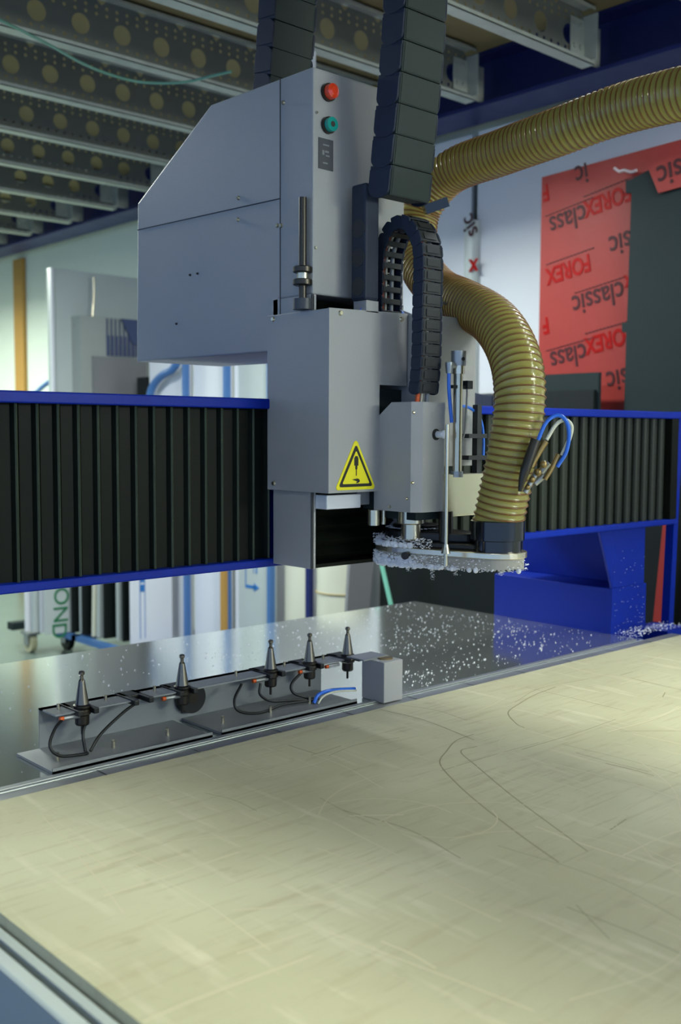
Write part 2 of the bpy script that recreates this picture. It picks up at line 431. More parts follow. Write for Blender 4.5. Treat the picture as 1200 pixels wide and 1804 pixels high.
# ============================================================ upper housing (tall box)
t=thing('machine_housing',(1.63,2.0,1.69),'tall grey sheet metal housing with red and green buttons above the gantry','housing')
h=MB(); h.prism([(1.724,1.80),(1.724,2.277),(2.097,2.281),(2.43,2.102),(2.443,1.689),(1.874,1.685),(1.874,1.585),(1.84,1.585),(1.84,1.80)],'x',1.489,1.77)
hc=h.build('casing','machine_grey',t,bevel=.004)
h=MB(); h.box(1.489,1.494,1.724,1.86,1.202,1.80).box(1.489,1.5,1.724,1.729,1.202,1.80).box(1.765,1.77,1.724,1.86,1.202,1.80)
h.build('side_plate','machine_grey',t,bevel=.001)
h=MB()
for (a,b_) in (((1.834,2.283),(1.834,1.69)),): h.box(1.4882,1.4892,1.833,1.8355,1.69,2.278)
h.prism([(1.834,2.018),(2.431,2.032),(2.431,2.0345),(1.834,2.0205)],'x',1.4882,1.4892); h.build('panel_seam','dark_seam',hc)
def screw(x,y,z,parent,axis='x',r=.0055,m='steel'):
    d={'x':(-.004,0,0),'y':(0,-.004,0)}[axis]
    MB().cyl((x,y,z),(x+d[0],y+d[1],z+d[2]),r,r*.7,12).build('screw',m,parent)
for q in [(1.489, 1.823, 2.224),(1.489, 1.988, 2.045),(1.489, 1.99, 1.996),(1.489, 1.845, 1.962),(1.489, 1.831, 1.96)]: screw(*q,hc)
for q in [(1.489, 2.187, 1.89),(1.489, 2.155, 1.89),(1.489, 2.249, 1.775)]: screw(*q,hc,r=.003,m='dark_steel')
for q in [(1.492, 1.724, 2.183),(1.49, 1.724, 1.899)]: screw(q[0]+.006,q[1],q[2],t,'y',.0035)
bz=MB().cyl((1.530,1.724,2.231),(1.530,1.716,2.231),.019).build('button_bezel','dark_steel',t)
b=MB().cyl((1.530,1.716,2.231),(1.530,1.704,2.231),.0165,.0155).cyl((1.530,1.704,2.231),(1.530,1.700,2.231),.0155,.008).build('button','btn_red',bz); b['label']='red push button'
bz=MB().cyl((1.530,1.724,2.162),(1.530,1.716,2.162),.018).build('button_bezel','dark_steel',t)
b=MB().cyl((1.530,1.716,2.162),(1.530,1.706,2.162),.0155,.015).cyl((1.530,1.706,2.162),(1.530,1.7055,2.162),.006,mi=1).build('button',['btn_green','sign_black'],bz); b['label']='green push button'
b=MB().box(1.504,1.546,1.7225,1.724,2.068,2.133)
b.box(1.516,1.534,1.7222,1.7226,2.118,2.121,1).box(1.514,1.520,1.7222,1.7226,2.098,2.108,1).box(1.522,1.533,1.7222,1.7226,2.104,2.108,1).box(1.524,1.535,1.7222,1.7226,2.096,2.099,1).box(1.516,1.53,1.7222,1.7226,2.08,2.083,1)
b.build('sticker',['sticker_dark','sticker_mark'],t)
# vertical bellows of the lift axis
b=MB(); pr=[]; z=1.212; k=0
while z<1.80: pr.append((1.765-(.022 if k%2 else 0),z)); z+=.0165; k+=1
vs=[(x,y,z) for y,z in pr for x in (1.50,1.762)]
b.add(vs,[(2*i,2*i+2,2*i+3,2*i+1) for i in range(len(pr)-1)]); b.box(1.494,1.765,1.735,1.86,1.202,1.210); b.build('lift_bellows','bellows_black',t)

# threaded rod with two flanged collars
t=thing('threaded_rod',(1.474,1.738,1.775),'thin upright threaded rod with two flanged collars beside the tall housing','rod')
c=(1.476,1.742)
MB().lathe(c,[(.0085,1.79),(.0085,2.005)],16).build('rod','dark_steel',t)
MB().lathe(c,[(.021,1.767),(.021,1.79)],20).build('foot','sticker_dark',t)
for z in (1.826,1.853): MB().lathe(c,[(.018,z-.008),(.0215,z-.006),(.0215,z+.004),(.018,z+.006)],24).build('collar','dark_steel',t)
MB().lathe(c,[(.0125,1.832),(.0125,1.847)],20).build('sleeve','steel',t)

# ============================================================ carriage cover (front box with the warning sign)
t=thing('carriage_cover',(1.6,1.7,1.37),'grey sheet metal cover with a yellow warning triangle in front of the gantry','machine cover')
b=MB(); b.box(1.480,1.483,1.662,1.87,1.372,1.764)
pg=[(1.480,1.372),(1.631,1.372),(1.631,1.608),(1.718,1.608),(1.718,1.771),(1.480,1.765)]
b.prism(pg,'y',1.660,1.664); b.box(1.715,1.718,1.664,1.72,1.608,1.771).box(1.628,1.631,1.664,1.72,1.372,1.608)
b.box(1.483,1.715,1.664,1.70,1.758,1.762)
sc_=b.build('sheet_cover','machine_grey',t,bevel=.001)
for q in [(1.48, 1.85, 1.755),(1.48, 1.848, 1.387)]: screw(q[0],q[1]-.002,q[2],sc_,r=.006)
for q in [(1.512, 1.66, 1.756),(1.698, 1.66, 1.757)]: screw(*q,sc_,'y',.006)
def tri(cx,cz,h,w,inset=0):
    return [(cx-w/2+inset*1.5,cz-h/2+inset),(cx+w/2-inset*1.5,cz-h/2+inset),(cx,cz+h/2-inset*2.0)]
def roundtri(P,r,n=6):
    out=[]
    for i in range(3):
        p=Vector(P[i]);a=(Vector(P[i-1])-p).normalized();b=(Vector(P[(i+1)%3])-p).normalized()
        half=math.acos(max(-1,min(1,a.dot(b))))/2; c=p+(a+b).normalized()*(r/math.sin(half)); t0=p+a*(r/math.tan(half)); t1=p+b*(r/math.tan(half))
        a0=math.atan2(*(t0-c).yx); a1=math.atan2(*(t1-c).yx)
        d=(a1-a0+math.pi)%(2*math.pi)-math.pi
        for k in range(n+1): out.append((c.x+r*math.cos(a0+d*k/n),c.y+r*math.sin(a0+d*k/n)))
    return out
cx,cz=1.5585,1.4345; g=MB()
g.prism(roundtri(tri(cx,cz,.113,.122),.006),'y',1.6585,1.660,0)
g.prism(roundtri(tri(cx,cz,.113,.122,.0065),.004),'y',1.6580,1.6584,1)
g.prism(roundtri(tri(cx,cz-.0005,.113,.122,.0135),.002),'y',1.6575,1.6579,0)
g.prism([(cx-.0062,cz-.004),(cx+.0062,cz-.004),(cx+.0062,cz+.012),(cx+.003,cz+.017),(cx-.003,cz+.017),(cx-.0062,cz+.012)],'y',1.657,1.6574,1)
g.box(cx-.003,cx+.003,1.657,1.6574,cz-.012,cz-.004,1).box(cx-.0012,cx+.0012,1.657,1.6574,cz-.026,cz-.012,1)
g.prism([(cx-.013,cz-.034),(cx+.004,cz-.032),(cx+.009,cz-.034),(cx+.011,cz-.038),(cx+.006,cz-.042),(cx-.001,cz-.042),(cx+.003,cz-.0385),(cx-.006,cz-.036)],'y',1.657,1.6574,1)
o=g.build('warning_sign',['sign_yellow','sign_black'],sc_); o['label']='yellow triangle with drill and hand pictogram'

b=MB(); b.box(1.50,1.602,1.688,1.80,1.335,1.366,0).box(1.602,1.70,1.70,1.79,1.340,1.372,1)
tag(b.build('clamp_block',['panel_white','machine_grey'],bevel=.002),'pale metal block under the cover with the warning triangle','block')

t=thing('side_cover',(1.81,1.66,1.43),'narrow tall grey cover behind the pneumatic cylinder, right of the small cable chain','machine cover')
b=MB(); b.box(1.720,1.723,1.619,1.76,1.40,1.768).box(1.720,1.905,1.617,1.620,1.426,1.768).box(1.902,1.905,1.62,1.76,1.426,1.768)
b.build('sheet_cover','machine_grey',t,bevel=.001)
b=MB(); b.box(1.64,1.90,1.68,1.72,1.33,1.60).build('back_plate','panel_slate',t)

# spindle cover
t=thing('spindle_cover',(1.67,1.61,1.33),'small grey machine cover with a round knob right of the warning triangle','machine cover')
b=MB(); b.prism([(1.63,1.675),(1.63,1.562),(1.649,1.545),(1.719,1.545),(1.719,1.675)],'z',1.330,1.530)
vs=[(1.63,1.675,1.530),(1.63,1.562,1.530),(1.649,1.545,1.530),(1.719,1.545,1.530),(1.719,1.675,1.530),
    (1.63,1.622,1.569),(1.63,1.562,1.569),(1.649,1.545,1.569),(1.719,1.545,1.569),(1.719,1.622,1.569)]
b.add(vs,[(0,1,6,5),(1,2,7,6),(2,3,8,7),(3,4,9,8),(4,0,5,9),(5,6,7,8,9)])
sp_=b.build('casing','machine_grey',t)
MB().cyl((1.691,1.545,1.499),(1.691,1.5438,1.499),.0125).build('knob_hole','sign_black',t)
MB().cyl((1.694,1.545,1.499),(1.694,1.525,1.499),.0075).cyl((1.694,1.525,1.499),(1.694,1.518,1.499),.0095,.008).build('knob','panel_white',t)
for q in [(1.629, 1.554, 1.546),(1.629, 1.555, 1.395),(1.629, 1.572, 1.36),(1.629, 1.624, 1.339)]: screw(q[0]+.001,q[1],q[2],sp_,r=.0035)
# spindle nose
t=thing('spindle',(1.68,1.61,1.25),'steel spindle nose pointing down between cover and brush skirt','spindle')
MB().lathe((1.672,1.60),[(.012,1.262),(.022,1.268),(.022,1.30),(.030,1.303),(.030,1.33)]).build('nose','steel',t)
for px_,py_,pr_ in ((1.715,1.62,.010),(1.64,1.655,.006),(1.605,1.65,.013)): MB().lathe((px_,py_),[(pr_,1.298),(pr_,1.332)]).build('pin','steel',t)
MB().box(1.645,1.73,1.56,1.66,1.312,1.33).build('mount_plate','panel_slate',t)
# ============================================================ extraction shoe
A=(1.735,1.645);B=(1.765,1.43)
t=thing('extraction_shoe',(1.75,1.53,1.20),'long aluminium extraction shoe with brush skirt clogged by white chips','extraction shoe')
rim=hull(disc(A,.092)+disc(B,.064))
MB().prism(rim,'z',1.236,1.249).build('rim_plate','alu_bright',t,bevel=.0015)
sk=hull(disc(A,.086)+disc(B,.058))
n=len(sk); s=MB(); N=240; per=[]
tot=sum((Vector(sk[i])-Vector(sk[i-1])).length for i in range(n))
acc=0
for i in range(n):
    a=Vector(sk[i]);b_=Vector(sk[(i+1)%n]);m_=max(1,int((b_-a).length/.0025))
    for k in range(m_): per.append(a+(b_-a)*k/m_)
rq=random.Random(11); zb=[1.212+rq.uniform(-.004,.003)-(.006*math.exp(-((p.x-1.70)**2+(p.y-1.55)**2)/.004)) for p in per]
vs=[(p.x,p.y,1.236) for p in per]+[(p.x,p.y,z) for p,z in zip(per,zb)]; m_=len(per)
s.add(vs,[(i,(i+1)%m_,(i+1)%m_+m_,i+m_) for i in range(m_)]); s.build('brush_skirt','skirt_grey',t)
hd=hull(disc(A,.078)+disc((1.765,1.47),.045)); lo=MB().prism(hd,'z',1.249,1.262)
hd2=hull(disc(A,.070)+disc((1.757,1.52),.035)); lo.prism(hd2,'z',1.262,1.283)
for k in range(3): lo.lathe(A,[(.05,1.283+.004*k),(.054,1.285+.004*k),(.05,1.287+.004*k)],30)
lo.build('hood','black_rubber',t,bevel=.004)
MB().lathe(B,[(.052,1.249),(.052,1.272),(.058,1.274),(.058,1.314),(.054,1.316)],40).build('port_collar','black_gloss',t)
MB().cyl((1.662,1.60,1.232),(1.645,1.592,1.232),.0085).build('skirt_hole','sign_black',t)
MB().lathe((1.82,1.452),[(.003,1.249),(.003,1.262)],8).build('grub_screw','steel',t)
# clumps of chips on the shoe
ch=MB(); ch_=ch
for i in range(7000):
    p=per[rg.randrange(len(per))]
    w=math.exp(-((p.x-1.665)**2+(p.y-1.66)**2)/.02)
    if rg.random()>w+.05: continue
    z=rg.choice([rg.uniform(1.206,1.234),rg.uniform(1.206,1.216),rg.uniform(1.249,1.27)]) 
    d=Vector((p.x-1.745,p.y-1.56)); d.normalize(); off=rg.uniform(-.012 if z>1.245 else 0,.012)
    if z>1.236 and w<.5: continue
    flake((p.x+d.x*off,p.y+d.y*off,z),rg.choice([.002,.003,.004]),rg)
for i in range(420):
    a=rg.uniform(2.0,5.0); r=rg.uniform(.03,.085); flake((A[0]+r*math.cos(a),A[1]+r*math.sin(a),1.287 if r<.07 else 1.262),rg.choice([.002,.003]),rg)
for i in range(1500):
    p=per[rg.randrange(len(per))]; w=math.exp(-((p.x-1.66)**2+(p.y-1.66)**2)/.010)
    if rg.random()>w+.004: continue
    d=Vector((p.x-1.745,p.y-1.56)); d.normalize(); z=rg.choice([1.208,1.212,1.218,1.226,1.252,1.256]) if w>.5 else 1.210
    ch.ball((p.x+d.x*.003,p.y+d.y*.003,z),rg.uniform(.003,.0065),7)
for c0,l0 in (((1.69,1.55),.03),((1.71,1.50),.016),((1.665,1.60),.014),((1.74,1.40),.008)):
    for i in range(40):
        k=rg.random(); flake((rg.gauss(c0[0],.003),rg.gauss(c0[1],.003),1.208-l0*k),.003*(1.2-k*.7),rg)
tag(ch.build('chip_clumps','chip_white'),'clumped white plastic chips clinging to the extraction shoe','chips',kind='stuff')

# ============================================================ pneumatic cylinder, guide rod, bracket
t=thing('pneumatic_cylinder',(1.72,1.52,1.41),'upright chrome pneumatic cylinder right of the spindle cover','cylinder')
c=(1.748,1.533)
MB().lathe(c,[(.0135,1.405),(.0135,1.418)]).build('foot','dull_alu',t)
MB().lathe(c,[(.0105,1.418),(.0105,1.635)]).build('barrel','steel',t)
MB().lathe(c,[(.014,1.632),(.014,1.650)]).build('collar','alu_bright',t)
b=MB(); b.lathe(c,[(.0165,1.650),(.0165,1.682)]); b.cyl((c[0]-.003,c[1]-.018,1.664),(c[0]-.003,c[1]-.0145,1.664),.004,mi=1); b.build('end_cap',['dull_alu','sign_black'],t)
MB().box(c[0]-.024,c[0]+.028,c[1]-.006,c[1]+.006,1.600,1.607).box(c[0]+.02,c[0]+.038,c[1]-.01,c[1]+.014,1.600,1.618).build('sensor_clamp','link_black',t)
b=MB().tube([(c[0]+.03,c[1],1.60),(c[0]+.028,c[1],1.55),(c[0]+.022,c[1],1.50),(c[0]+.008,c[1],1.47)],.002,8); b.build('sensor_wire','grey_cable',t)
b=MB().tube([(1.722,1.533,1.650),(1.735,1.533,1.650)],.008,10,smooth=False).lathe((1.718,1.533),[(.007,1.632),(.009,1.650),(.009,1.656)],16).build('fitting','dull_alu',t)
tag(MB().tube([(1.716,1.532,1.636),(1.717,1.532,1.60),(1.722,1.532,1.56),(1.725,1.530,1.525)],.0042,10).build('air_tube','blue_tube'),'short blue air tube dropping beside the chrome cylinder','tube')
t=thing('guide_rod',(1.66,1.47,1.25),'thin polished guide rod standing on the extraction shoe rim','rod')
cr=(1.640,1.467)
MB().lathe(cr,[(.0042,1.236),(.0042,1.52)],16).build('rod','steel',t)
MB().lathe(cr,[(.010,1.249),(.007,1.262),(.006,1.268)],16).lathe(cr,[(.005,1.222),(.005,1.236)],12).build('rod_nut','steel',t)
b=MB(); b.box(1.715,1.835,1.530,1.553,1.318,1.412)
tag(b.build('guide_bracket','alu_bright',bevel=.0015),'shiny aluminium bracket block between the guide rod and the amber hose','bracket')
t=thing('cable_clamp_bar',(1.84,1.60,1.40),'black upright bar with two clips beside the lower hose','clamp')
MB().box(1.865,1.880,1.575,1.590,1.40,1.568).build('bar','link_black',t)
for z in (1.445,1.495): MB().box(1.83,1.895,1.57,1.595,z-.004,z+.006).build('clip','link_black',t)
tag(MB().lathe((1.72,1.54),[(.016,1.25),(.016,1.33)],20).build('hood_guide','dark_steel'),'dark round guide post between bracket and black hood','post')
tag(MB().tube([(1.80,1.58,1.565),(1.85,1.585,1.56),(1.893,1.59,1.535),(1.905,1.59,1.49),(1.905,1.59,1.44)],.0035,10).build('air_tube','blue_tube'),'blue air tube curving behind the black clamp bar','tube')

# ============================================================ amber suction hose
HP=[(1.761, 1.41, 1.265),(1.766, 1.413, 1.336),(1.768, 1.396, 1.458),(1.778, 1.386, 1.578),(1.805, 1.425, 1.671),(1.849, 1.515, 1.75),(1.904, 1.647, 1.807),(1.972, 1.794, 1.859),(2.014, 1.9, 1.935),(2.037, 1.941, 2.016),(2.054, 1.934, 2.103),(2.068, 1.847, 2.176),(2.064, 1.677, 2.193),(2.051, 1.499, 2.204),(2.063, 1.355, 2.222),(2.051, 1.188, 2.218),(2.049, 1.026, 2.208),(2.056, 0.8415, 2.186)]
HP[0]=(B[0],B[1],1.305); del HP[1]
def hose(pts,r,pitch):
    P=spline(pts,40); Ls=[0]
    for a,b in zip(P,P[1:]): Ls.append(Ls[-1]+(b-a).length)
    T=Ls[-1]; n=int(T/pitch); step=pitch/5; pos=[];j=0; k=0
    while k*step<T:
        s_=k*step
        while Ls[j+1]<s_: j+=1
        f=(s_-Ls[j])/(Ls[j+1]-Ls[j]); pos.append(P[j].lerp(P[j+1],f)); k+=1
    fr=frames(pos); seg=44; vs=[]
    for k,(p,t_,u,w) in enumerate(fr):
        for i in range(seg):
            a=2*math.pi*i/seg; ph=(k/5-i/seg)%1.0
            rr_=r+.0012*math.cos(2*math.pi*ph)-.0006
            vs.append(p+(u*math.cos(a)+w*math.sin(a))*rr_)
    m=MB(); nf=len(fr)
    m.add(vs,[(k*seg+i,k*seg+(i+1)%seg,(k+1)*seg+(i+1)%seg,(k+1)*seg+i) for k in range(nf-1) for i in range(seg)],0,True)
    wp=[]; S=26; turns=(nf-1)/5
    for q in range(int(turns*S)):
        kk=q/S*5; k0=int(kk); f=kk-k0
        if k0+1>=nf: break
        p=fr[k0][0].lerp(fr[k0+1][0],f); u=fr[k0][2].lerp(fr[k0+1][2],f); w=fr[k0][3].lerp(fr[k0+1][3],f); a=2*math.pi*q/S
        wp.append(p+(u*math.cos(a)+w*math.sin(a))*(r+.0006))
    w_=MB().tube(wp,.0022,5,smooth=False)
    return m,w_
t=thing('suction_hose',(B[0],B[1],1.31),'amber ribbed suction hose curving from the shoe up to the right edge','hose')
m,w_=hose(HP,.0535,.0148)
hw=m.build('hose_wall','hose_amber',t); w_.build('spiral_wire','hose_wire',hw)
# hose strap near the chain
b=MB(); b.box(-.03,.03,-.02,.02,-.012,.012)
o=b.build('hose_strap','black_gloss'); o.location=(1.974, 1.814, 2.072); o.rotation_euler=(.2,-.35,-.7); tag(o,'black strap clamp holding the upper amber hose behind the tall chain','clamp')

# fitting cluster on the hose side with blue and white tubes
t=thing('air_fitting',(1.768, 1.361, 1.387),'cluster of brass air fittings strapped to the side of the amber hose','fitting')
MB().tube([(1.744, 1.342, 1.379),(1.754, 1.336, 1.4),(1.766, 1.327, 1.426)],.006,8).tube([(1.776, 1.342, 1.397),(1.791, 1.33, 1.414)],.007,8).tube([(1.792, 1.343, 1.417),(1.807, 1.331, 1.441)],.008,8).build('metal_fitting','dull_alu',t)
MB().ball((1.748, 1.327, 1.407),.007).ball((1.758, 1.32, 1.422),.008).ball((1.767, 1.313, 1.438),.008).ball((1.741, 1.333, 1.391),.006).build('nut','brass',t)
MB().tube([(1.721, 1.337, 1.383),(1.727, 1.334, 1.413),(1.737, 1.328, 1.448),(1.75, 1.321, 1.489)],lambda k,n:.004+.007*min(1,k/n*2.2),10).build('connector','dark_steel',t)
MB().tube([(1.748, 1.331, 1.433),(1.762, 1.321, 1.465),(1.773, 1.313, 1.486)],.007,10).build('connector','brass',t)
MB().tube([(1.784, 1.322, 1.406),(1.796, 1.314, 1.429),(1.808, 1.306, 1.459)],.005,10).build('connector','brass',t)
tag(MB().tube([(1.753, 1.318, 1.488),(1.767, 1.309, 1.524),(1.783, 1.296, 1.539),(1.796, 1.283, 1.532),(1.81, 1.282, 1.504),(1.812, 1.289, 1.465),(1.805, 1.306, 1.433)],.0042,10).build('air_tube','blue_tube'),'bright blue air tube looping out from the brass fittings','tube')
tag(MB().tube([(1.774, 1.312, 1.489),(1.79, 1.301, 1.52),(1.805, 1.289, 1.53),(1.814, 1.279, 1.518),(1.818, 1.286, 1.492),(1.813, 1.301, 1.457)],.0042,10).build('air_tube','white_tube'),'cream white air tube looping beside the bright blue one','tube')
# thin grey pipe arching over the side cover
tag(MB().tube([(1.72,1.64,1.80),(1.80,1.66,1.806),(1.85,1.665,1.806),(1.878,1.668,1.795),(1.888,1.67,1.77),(1.889,1.67,1.70)],.0035,10).build('metal_pipe','dull_alu'),'thin grey metal pipe bent over the side cover in front of the hose','pipe')

# ============================================================ cable chains
def chain(t,path,pitch,xc,w,th,open_inner,closed_m,side_m,cut=None):
    """path: list of (y,z); links oriented along it, inner side on the -normal"""
    P=[Vector((0,y,z)) for y,z in path]; P=spline(P,20); Ls=[0]
    for a,b in zip(P,P[1:]): Ls.append(Ls[-1]+(b-a).length)
    n=int(Ls[-1]/pitch); j=0; 
    # master link, long axis = local X(along), Y = width, Z = outward
    s=MB(); L=pitch
    for sy in (-1,1):
        y0=sy*(w/2-.0045); y1=sy*w/2; a,b=min(y0,y1),max(y0,y1)
        s.box(-L*.48,L*.30,a,b,-th/2,th/2,1)
        c=[(L*.30+th*.30*math.sin(math.pi*k/8),th/2*math.cos(math.pi*k/8)) for k in range(9)]
        ya=sy*(w/2-.004); yb=sy*(w/2+.0015); s.prism([(-L*.35,th/2),*c,(-L*.35,-th/2)],'y',min(ya,yb),max(ya,yb),1)
    if open_inner:
        s.box(-L*.47,L*.47,-w/2+.004,w/2-.004,th/2-.004,th/2-.001,0)
        s.box(-L*.22,L*.22,-w/2+.004,w/2-.004,-th/2,-th/2+.003,0)
        s.box(-L*.30,L*.30,-w/2+.012,w/2-.012,th/2,th/2+.0012,0)
    else:
        s.box(-L*.49,L*.49,-w/2+.004,w/2-.004,-th/2+.001,th/2+.001,0)
        s.box(-L*.46,L*.46,-w/2+.008,w/2-.008,th/2+.001,th/2+.002,0)
    first=None
    for k in range(n):
        s_=(k+.5)*pitch
        while Ls[j+1]<s_: j+=1
        f=(s_-Ls[j])/(Ls[j+1]-Ls[j]); p=P[j].lerp(P[j+1],f); d=(P[min(j+2,len(P)-1)]-P[max(j-1,0)]).normalized()
        if first is None: o=s.build('link',[closed_m,side_m],bevel=.001); first=o
        else: o=first.copy(); COL.objects.link(o)
        X=d; Y=Vector((1,0,0)); Z=X.cross(Y)
        o.parent=t; o.matrix_parent_inverse=Matrix.Translation(-Vector(ROOT[t.name]))
        mt=Matrix.Identity(4)
        for r_ in range(3): mt[r_][0]=X[r_]; mt[r_][1]=Y[r_]; mt[r_][2]=Z[r_]
        mt[0][3]=xc; mt[1][3]=p.y; mt[2][3]=p.z
        o.matrix_basis=mt
t=thing('cable_chain',(1.64,1.66,1.93),'broad grey cable chain hanging from above in front of the tall housing','cable chain')
path=[(1.627,1.985),(1.612,2.10),(1.588,2.30),(1.578,2.45),(1.578,2.62),(1.61,2.78),(1.69,2.88),(1.79,2.91),(1.89,2.87),(1.97,2.76),(1.995,2.62),(2.005,2.50),(2.02,2.38),(2.03,2.29)]
chain(t,path[::-1],.062,1.650,.128,.062,False,'chain_grey','chain_black')
MB().box(1.580,1.622,1.655,1.702,1.79,2.04).build('end_bracket','chain_black',t,bevel=.006)
for k in range(3):
    b=MB(); b.cyl((1.580,1.678,1.82+.062*k),(1.5792,1.678,1.82+.062*k),.020)
    b.build('end_joint','link_black',t)
t=thing('cable_chain',(1.68,1.6,1.57),'small black cable chain arched like an upturned U above the spindle cover','cable chain')
path=[(1.578,1.572),(1.568,1.66),(1.566,1.78),(1.565,1.87),(1.573,1.915),(1.600,1.952),(1.632,1.960),(1.662,1.945),(1.683,1.905),(1.688,1.86),(1.690,1.80),(1.690,1.73)]
chain(t,path[::-1],.0265,1.682,.062,.030,True,'link_black','chain_black')
def cab(pts,r,m,lab,nm='cable'): tag(MB().tube(pts,r,8).build(nm,m),lab,'cable')
pc=[(1.690,1.74),(1.688,1.86),(1.683,1.905),(1.662,1.943),(1.632,1.957),(1.60,1.950),(1.573,1.912),(1.565,1.87),(1.568,1.66),(1.578,1.56)]
cab([(1.664,y,z) for y,z in pc],.005,'orange_cable','orange cable running inside the small black cable chain')
cab([(1.676,y,z) for y,z in pc],.003,'white_tube','thin pale cable beside the orange one inside the small chain')
cab([(1.694,y,z) for y,z in pc],.005,'grey_cable','grey cable running inside the small black cable chain')
def P3(*a): return list(a)
cab([(1.60,1.688,1.83),(1.594,1.68,1.79),(1.588,1.675,1.75)],.004,'blue_tube','leftmost blue tube entering the cover below the broad chain')
cab([(1.612,1.688,1.83),(1.606,1.68,1.79),(1.60,1.675,1.75)],.0045,'grey_cable','pale grey cable beside the leftmost blue tube')
cab([(1.622,1.69,1.83),(1.618,1.68,1.79),(1.61,1.675,1.75)],.004,'blue_tube','second blue tube from the left below the broad chain')
for i,(dx,m_,lb) in enumerate([(0,'blue_tube','blue tube left of the red cable behind the small chain'),(.010,'red_cable','red cable slanting down behind the arch of the small chain'),(.019,'orange_cable','orange brown cable between red cable and blue tube'),(.028,'blue_tube','blue tube right of the orange brown cable under the arch')]):
    cab([(1.690+dx,1.71,1.815),(1.700+dx,1.705,1.79),(1.720+dx*1.3,1.70,1.765),(1.732+dx*1.3,1.70,1.73)],.0042,m_,lb)
tag(MB().box(1.588,1.597,1.66,1.70,1.765,1.825).box(1.597,1.625,1.66,1.664,1.765,1.79).build('angle_bracket','machine_grey'),'small pale angle bracket standing on top of the carriage cover','bracket')
# chain arc behind the hose on the bridge
t=thing('cable_chain',(2.1,2.15,1.60),'dark navy cable chain curving down behind the amber hose onto the bridge','cable chain')
def chain_x(t,path,pitch,yc,w,th,m):
    P=spline([Vector((x,yc,z)) for x,z in path],20); Ls=[0]
    for a,b in zip(P,P[1:]): Ls.append(Ls[-1]+(b-a).length)
    n=int(Ls[-1]/pitch); j=0; s=MB().box(-pitch*.47,pitch*.47,-w/2,w/2,-th/2,th/2); first=None
    for k in range(n):
        s_=(k+.5)*pitch
        while Ls[j+1]<s_: j+=1
        p=P[j]; d=(P[min(j+2,len(P)-1)]-P[max(j-1,0)]).normalized()
        if first is None: o=s.build('link',m,bevel=.004); first=o
        else: o=first.copy(); COL.objects.link(o)
        o.parent=t; o.matrix_parent_inverse=Matrix.Translation(-Vector(ROOT[t.name]))
        Y=Vector((0,1,0)); Z=d.cross(Y); mt=Matrix.Identity(4)
        for r_ in range(3): mt[r_][0]=d[r_]; mt[r_][1]=Y[r_]; mt[r_][2]=Z[r_]
        mt[0][3]=p.x; mt[1][3]=p.y; mt[2][3]=p.z; o.matrix_basis=mt
chain_x(t,[(1.80,1.80),(2.0,1.83),(2.2,1.815),(2.33,1.75),(2.40,1.66),(2.48,1.60),(2.7,1.60)],.045,2.15,.10,.055,'chain_black')
# ============================================================ tool rack on the plate
t=thing('tool_rack',(1.35,1.92,.85),'grey bent metal tool rack with black grippers standing on the steel plate','tool rack')
b=MB(); b.prism([(.955,.85),(1.72,.85),(1.72,.938),(.955,.938)],'y',1.955,1.958)
for (a,c) in ((.955,.998),(1.046,1.128),(1.176,1.240),(1.290,1.488),(1.540,1.610),(1.659,1.738)): b.box(a,c,1.885,1.958,.936,.939)
b.box(.955,1.775,1.94,1.958,.936,.939)
b.build('rack_frame','rack_grey',t)
b=MB(); b.box(.905,1.275,1.80,1.955,.8505,.856).box(.905,1.275,1.80,1.803,.8505,.862); b.build('foot_strip','rack_grey',t)
b=MB(); b.box(1.300,1.70,1.80,1.955,.8505,.856).box(1.300,1.70,1.80,1.803,.8505,.862); b.build('foot_strip','rack_grey',t)
for x in (.945,1.07,1.20,1.345,1.48,1.60): MB().lathe((x,1.86),[(.004,.856),(.004,.872)],8).build('stud','steel',t)
for x in (.982,1.09,1.21,1.43,1.575,1.70): MB().lathe((x,1.925),[(.0035,.939),(.0035,.950)],8).build('stud','steel',t)
TX=(1.022,1.265,1.513,1.634,1.760)
for x in TX+(1.152,):
    g=MB(); g.box(x-.024,x-.012,1.872,1.955,.930,.942).box(x+.012,x+.024,1.872,1.955,.930,.942).box(x-.024,x+.024,1.915,1.955,.930,.942)
    g.build('gripper','black_rubber',t,bevel=.002)
MB().cyl((1.318,1.953,.902),(1.318,1.935,.902),.037,.034,32).cyl((1.318,1.9355,.902),(1.318,1.934,.902),.012,mi=1).build('round_blank',['black_rubber','dark_steel'],t)
for x in (.975,1.215,1.46,1.60,1.685): 
    MB().tube([(x,1.89,.928),(x+.035,1.89,.928)],.0055,8,smooth=False).build('sensor','dull_alu',t)
    MB().cyl((x-.008,1.89,.928),(x,1.89,.928),.0045).build('sensor_tip','orange_cable',t)
